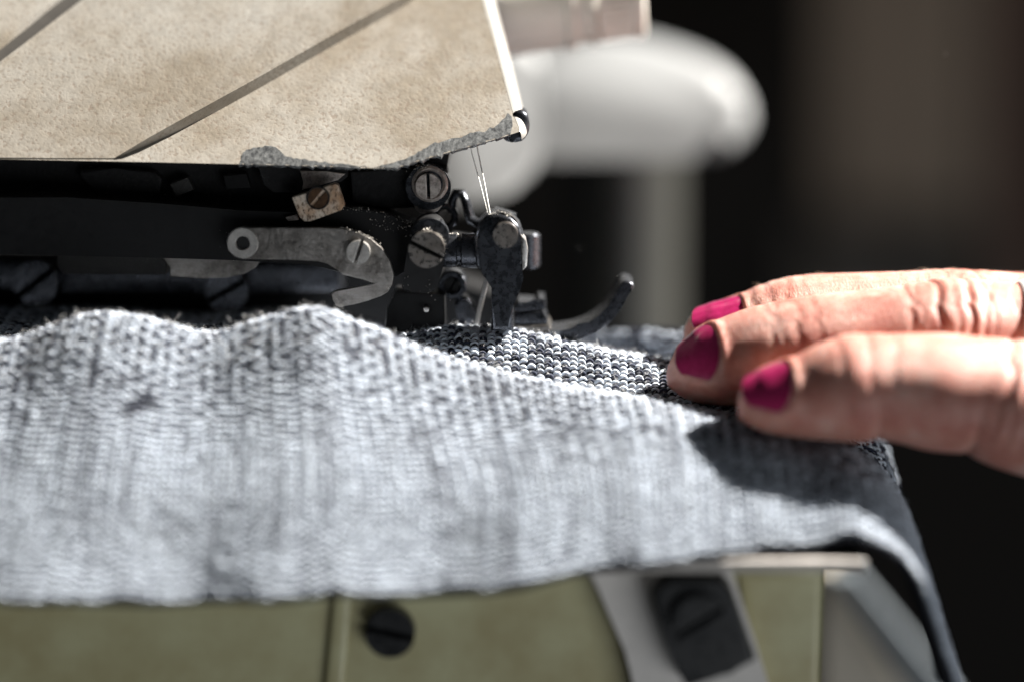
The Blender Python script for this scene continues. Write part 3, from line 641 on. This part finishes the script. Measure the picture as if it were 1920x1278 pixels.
F2 = Finger(-9.5, [(1253, 684, 0.3), (1258, 686, 2.3), (1272, 688, 3.7), (1296, 689, 4.9), (1330, 685, 5.9), (1380, 675, 6.7), (1430, 664, 7.2), (1480, 655, 7.4), (1560, 644, 7.5), (1650, 638, 7.7), (1730, 632, 8.2), (1790, 628, 8.5), (1850, 631, 8.3), (1920, 636, 8.1), (2000, 640, 8.4), (2120, 645, 9.8)], 44,
            [(1452, .3, .6), (1470, .22, .5), (1500, .28, .6), (1530, .2, .5), (1700, .45, .6), (1716, .3, .4), (1752, .75, .7), (1778, .3, .4), (1800, .85, .6), (1826, .55, .5), (1850, .35, .5), (1882, .25, .5)])
F3 = Finger(-23, [(1383, 748, 0.3), (1388, 749, 2.2), (1402, 750, 3.4), (1425, 750, 4.4), (1460, 748, 5.2), (1510, 742, 6.2), (1560, 733, 7.2), (1600, 727, 7.75), (1650, 724, 7.55), (1700, 727, 7.9), (1750, 733, 8.4), (1830, 741, 8.5), (1900, 757, 9.4), (2000, 775, 10.2, -22), (2120, 785, 10.8, -20)], 44,
            [(1575, .3, .7), (1632, .3, .8), (1660, .2, .6), (1860, .6, .7), (1880, .4, .5), (1902, .55, .6)], [(1640, .4, .6), (1828, .6, .7)])
F4 = Finger(20, [(1400, 630, 0.3), (1406, 630, 2.2), (1425, 630, 4.0), (1480, 622, 5.6), (1560, 606, 6.2), (1680, 590, 6.4), (1800, 588, 6.6), (1920, 592, 6.6), (2120, 610, 8)], 30)
TB = Finger(-16, [(2060, 850, 0.3, -14), (2068, 852, 3.0, -14), (2095, 854, 6.0, -15), (2170, 850, 7.6, -18), (2280, 830, 8.5, -18), (2400, 790, 10, -14), (2500, 760, 12, -10)], 20)
F1.nail = (1288, 1398, 58); F2.nail = (1259, 1352, 56); F3.nail = (1387, 1484, 56)
def ellipsoid_loft(nodes_, n=90):
    V = []; F = []
    for (p, rl, rv) in nodes_:
        for k in range(n):
            a = 2 * math.pi * k / n; V.append((p[0], p[1] + rl * math.cos(a), p[2] + rv * math.sin(a)))
    m = len(nodes_)
    for i in range(m - 1):
        for k in range(n): F.append((i * n + k, i * n + (k + 1) % n, (i + 1) * n + (k + 1) % n, (i + 1) * n + k))
    return V, F, [tuple(range(n))[::-1], tuple(range((m - 1) * n, m * n))]
palm = ellipsoid_loft([(at(2050, 655, 2), 20, 7), (at(2080, 650, 2), 26, 10), (at(2140, 645, 2), 31, 13), (at(2300, 635, 2), 34, 15), (at(2600, 600, 4), 34, 16), (at(2850, 570, 6), 31, 17), (at(3000, 545, 8), 28, 18), (at(3300, 500, 10), 28, 20)])
HV = []; HF = []
for (v, f, caps) in [x.mesh() for x in (F1, F2, F3, F4, TB)] + [palm]:
    o = len(HV); HV += [tuple(p) for p in v]; HF += [tuple(i + o for i in q) for q in f] + [tuple(i + o for i in q) for q in caps]
tmp = bpy.data.meshes.new('tmp'); tmp.from_pydata([tuple(c * MM for c in p) for p in HV], [], HF); tmp.update()
to = bpy.data.objects.new('tmp', tmp); COL.objects.link(to)
rm = to.modifiers.new('r', 'REMESH'); rm.mode = 'VOXEL'; rm.voxel_size = 0.38 * MM
sm_ = to.modifiers.new('s', 'SMOOTH'); sm_.factor = 0.5; sm_.iterations = 2
dg = bpy.context.evaluated_depsgraph_get(); hm = bpy.data.meshes.new_from_object(to.evaluated_get(dg))
bpy.data.objects.remove(to); bpy.data.meshes.remove(tmp)
n = len(hm.vertices); v = np.empty(n * 3, np.float32); hm.vertices.foreach_get('co', v); hm.vertices.foreach_set('co', v * 1000); hm.name = 'hand'

def skin_material():
    m, nt, b, tc = nodes('skin')
    c = ramp(nt, noise(nt, tc, 0.16, 6, 0.7), [(0.32, (0.38, 0.125, 0.095)), (0.5, (0.52, 0.25, 0.20)), (0.68, (0.60, 0.37, 0.315))])
    sp = ramp(nt, noise(nt, tc, 1.3, 4, 0.7), [(0.35, 0.88), (0.6, 1.0)])
    mm = nt.nodes.new('ShaderNodeMix'); mm.data_type = 'RGBA'; mm.blend_type = 'MULTIPLY'; mm.inputs[0].default_value = 1
    nt.links.new(c, mm.inputs[6]); nt.links.new(sp, mm.inputs[7]); nt.links.new(mm.outputs[2], b.inputs['Base Color'])
    b.inputs['Roughness'].default_value = 0.46; b.inputs['Specular IOR Level'].default_value = 0.45
    b.inputs['Subsurface Weight'].default_value = 0.5; b.inputs['Subsurface Radius'].default_value = (1.0, 0.28, 0.16); b.inputs['Subsurface Scale'].default_value = 0.0016
    vo = nt.nodes.new('ShaderNodeTexVoronoi'); vo.feature = 'DISTANCE_TO_EDGE'; vo.inputs['Scale'].default_value = 1500
    mp = nt.nodes.new('ShaderNodeMapping'); mp.inputs['Scale'].default_value = (1.6, 0.7, 0.7); nt.links.new(tc.outputs['Object'], mp.inputs[0]); nt.links.new(mp.outputs[0], vo.inputs['Vector'])
    n1 = bump(nt, b, ramp(nt, vo.outputs['Distance'], [(0.0, 0.0), (0.18, 1.0)]), 0.05, 0.45)
    n2 = bump(nt, b, noise(nt, tc, 0.9, 5, 0.65, (2.6, 0.8, 0.8)), 0.16, 0.6, n1)
    return m
hand = link('hand', hm, skin_material(), None, smooth=180)
tag(hand, 'hand with pink painted nails, fingers laid flat on the grey cloth', 'hand')

def polish():
    m, nt, b, tc = nodes('pink_nail_polish')
    nt.links.new(ramp(nt, noise(nt, tc, 1.2, 4, 0.7), [(0.3, (0.27, 0.009, 0.062)), (0.7, (0.40, 0.020, 0.115))]), b.inputs['Base Color'])
    b.inputs['Roughness'].default_value = 0.34; b.inputs['Coat Weight'].default_value = 0.9; b.inputs['Coat Roughness'].default_value = 0.14; b.inputs['Specular IOR Level'].default_value = 0.4
    bump(nt, b, noise(nt, tc, 0.7, 4, 0.6, (0.3, 1, 1)), 0.05, 0.5)
    return m
PINK = polish(); EDGE = plain('bare_nail_edge', (0.62, 0.42, 0.34), 0.35, 0, 0.1)
def nail(fg, tip_px, cut_px, half, thick=0.42, free=0.5, drop=0.0, phi0=0.0):
    keep_, fg.nail = fg.nail, None; na, nb = 25, 26; dt, dc = fg.of_px(tip_px), fg.of_px(cut_px); clip = dt + 2.2
    A, Bv = np.meshgrid(np.linspace(-1, 1, na), np.linspace(0, 1, nb), indexing='ij')
    cut = dc - 0.30 * (dc - dt) * np.abs(A) ** 2.4; tipc = dt + 0.16 * (dc - dt) * np.abs(A) ** 3
    D = tipc + Bv * (cut - tipc); hw = math.radians(half) * (0.93 + 0.07 * Bv)
    PHI = phi0 + A * hw * (1 - 0.10 * (1 - Bv))
    def surf(off):
        base = fg.point(np.maximum(D, clip), PHI, off); tgt = fg.point(np.maximum(D, clip) + 0.0, PHI, off)
        ext = np.clip(clip - D, 0, None)[..., None]
        tg = unit(fg.point(np.full_like(D, clip), PHI, off) - fg.point(np.full_like(D, clip + 3.0), PHI, off))
        return base + tg * ext
    lift = 0.16
    top = surf(lift) ; bot = surf(lift - thick); fg.nail = keep_
    V = np.concatenate([top.reshape(-1, 3), bot.reshape(-1, 3)]); o = na * nb; F = []
    for i in range(na - 1):
        for j in range(nb - 1):
            q = (i * nb + j, i * nb + j + 1, (i + 1) * nb + j + 1, (i + 1) * nb + j); F.append(q); F.append(tuple(x + o for x in q[::-1]))
    rim = [(i, 0) for i in range(na)] + [(na - 1, j) for j in range(1, nb)] + [(i, nb - 1) for i in range(na - 2, -1, -1)] + [(0, j) for j in range(nb - 2, 0, -1)]
    for k in range(len(rim)):
        a = rim[k][0] * nb + rim[k][1]; q = rim[(k + 1) % len(rim)]; b = q[0] * nb + q[1]; F.append((a, b, b + o, a + o))
    m = bpy.data.meshes.new('fingernail'); m.from_pydata([tuple(p) for p in V], [], F); m.update()
    bmm = bmesh.new(); bmm.from_mesh(m); bmesh.ops.recalc_face_normals(bmm, faces=bmm.faces); bmm.to_mesh(m); bmm.free()
    return link('fingernail', m, PINK, hand, smooth=50)
nail(F1, 1288, 1398, 58)
nail(F2, 1259, 1352, 56)
nail(F3, 1387, 1484, 56)
# pale band round the middle finger at the edge of the picture
d0 = F2.of_px(1902); DD, PP = np.meshgrid(np.linspace(d0, d0 + 1.6, 5), np.linspace(0, 2 * np.pi, 64, endpoint=False), indexing='ij')
oo = np.array([0.25, 0.6, 0.7, 0.6, 0.25])[:, None] * np.ones_like(DD); rv = np.stack([F2.point(DD[i], PP[i], oo[i, 0]) for i in range(5)])
link('finger_ring', from_np('finger_ring', rv.reshape(-1, 3), [(i * 64 + k, i * 64 + (k + 1) % 64, (i + 1) * 64 + (k + 1) % 64, (i + 1) * 64 + k) for i in range(4) for k in range(64)]), steel('silver_ring', (0.85, 0.84, 0.82), 0.4, stain_amt=0.05, metal=0.2), hand, smooth=180)
# fine hairs on the far finger
hp_ = []
for k in range(46):
    px = RNG.uniform(1440, 1915); fg = F1 if RNG.random() < 0.8 else F2
    p = fg.point(np.array([fg.of_px(px)]), np.array([RNG.normal(-0.55, 0.35)]))[0]; L_ = RNG.uniform(0.8, 2.0); dv = np.array([-0.75, RNG.normal(0, .3), 0.5]); s5 = np.linspace(0, 1, 6)
    hp_.append(p + L_ * (dv[None] * s5[:, None] + np.array([-0.2, 0, -0.45])[None] * (s5 ** 2)[:, None] + np.array([0, 0, .06])))
fibres('fine_hair', np.array(hp_), 0.022, plain('fine_hair', (0.35, 0.25, 0.18), 0.5), hand)

# ------------------------------------------------------------------ lint and dust
def specks(name, C, r, material):
    tv = np.array([[1, 1, 1], [-1, -1, 1], [-1, 1, -1], [1, -1, -1]]) / 1.7
    n = len(C); rot = unit(RNG.normal(0, 1, (n, 3, 3))); V = C[:, None, :] + np.einsum('kj,nji->nki', tv, rot) * r[:, None, None]
    F = (np.array([[0, 1, 2], [0, 3, 1], [0, 2, 3], [1, 3, 2]])[None] + (np.arange(n) * 4)[:, None, None]).reshape(-1, 3)
    return link(name, from_np(name, V.reshape(-1, 3), F), material, None, smooth=0)
pts = []
def along(path, y, n, sp, dpy=3.0, up=0):
    P = np.array(path, float); kk = np.concatenate([[0], np.cumsum(np.linalg.norm(np.diff(P, axis=0), axis=1))])
    for u in RNG.uniform(0, kk[-1], n):
        q = [np.interp(u, kk, P[:, 0]), np.interp(u, kk, P[:, 1])]
        pts.append(at(q[0] + RNG.normal(0, sp), q[1] + up + abs(RNG.normal(0, dpy)) * RNG.choice([-0.3, 1]), y + RNG.uniform(-0.15, 0.1)))
along([(640, 427), (668, 433), (696, 446), (718, 466)], -5.4, 60, 3, 3)
along([(640, 388), (690, 392), (735, 404), (778, 420)], -1.9, 110, 3, 4)
along([(700, 410), (770, 432)], -1.9, 70, 10, 8)
along([(774, 440), (800, 430), (826, 444), (834, 470)], -5.4, 130, 4, 5)
along([(836, 446), (850, 438), (870, 442)], 0.4, 70, 4, 4)
along([(915, 400), (940, 396), (960, 406)], -4.6, 50, 4, 4)
along([(668, 430), (700, 480)], -6.9, 6, 14, 14)
along([(630, 440), (730, 560)], -5.4, 26, 20, 20)
along([(770, 320), (800, 310), (830, 330)], 0.2, 60, 6, 6)
along([(745, 500), (830, 560)], -4.9, 18, 18, 16)
along([(300, 350), (480, 380)], 5.2, 30, 30, 10)
along([(425, 430), (450, 500)], -2.0, 16, 10, 10)
along([(500, 560), (640, 620)], 0, 8, 60, 10)
P_ = np.array(pts)
tag(specks('lint', P_, RNG.gamma(2.0, 0.028, len(P_)) + 0.02, plain('pale_lint', (0.7, 0.66, 0.6), 0.7)), 'specks of pale lint scattered on the black needle levers', 'lint', kind='stuff')
D_ = np.array([at(RNG.uniform(1000, 1880), RNG.uniform(20, 520), RNG.uniform(-70, 60)) for _ in range(26)])
tag(specks('dust', D_, RNG.gamma(2.0, 0.014, len(D_)) + 0.012, plain('air_dust', (0.6, 0.6, 0.58), 0.8)), 'fine dust specks floating in the sunlit air behind the hand', 'dust', kind='stuff')
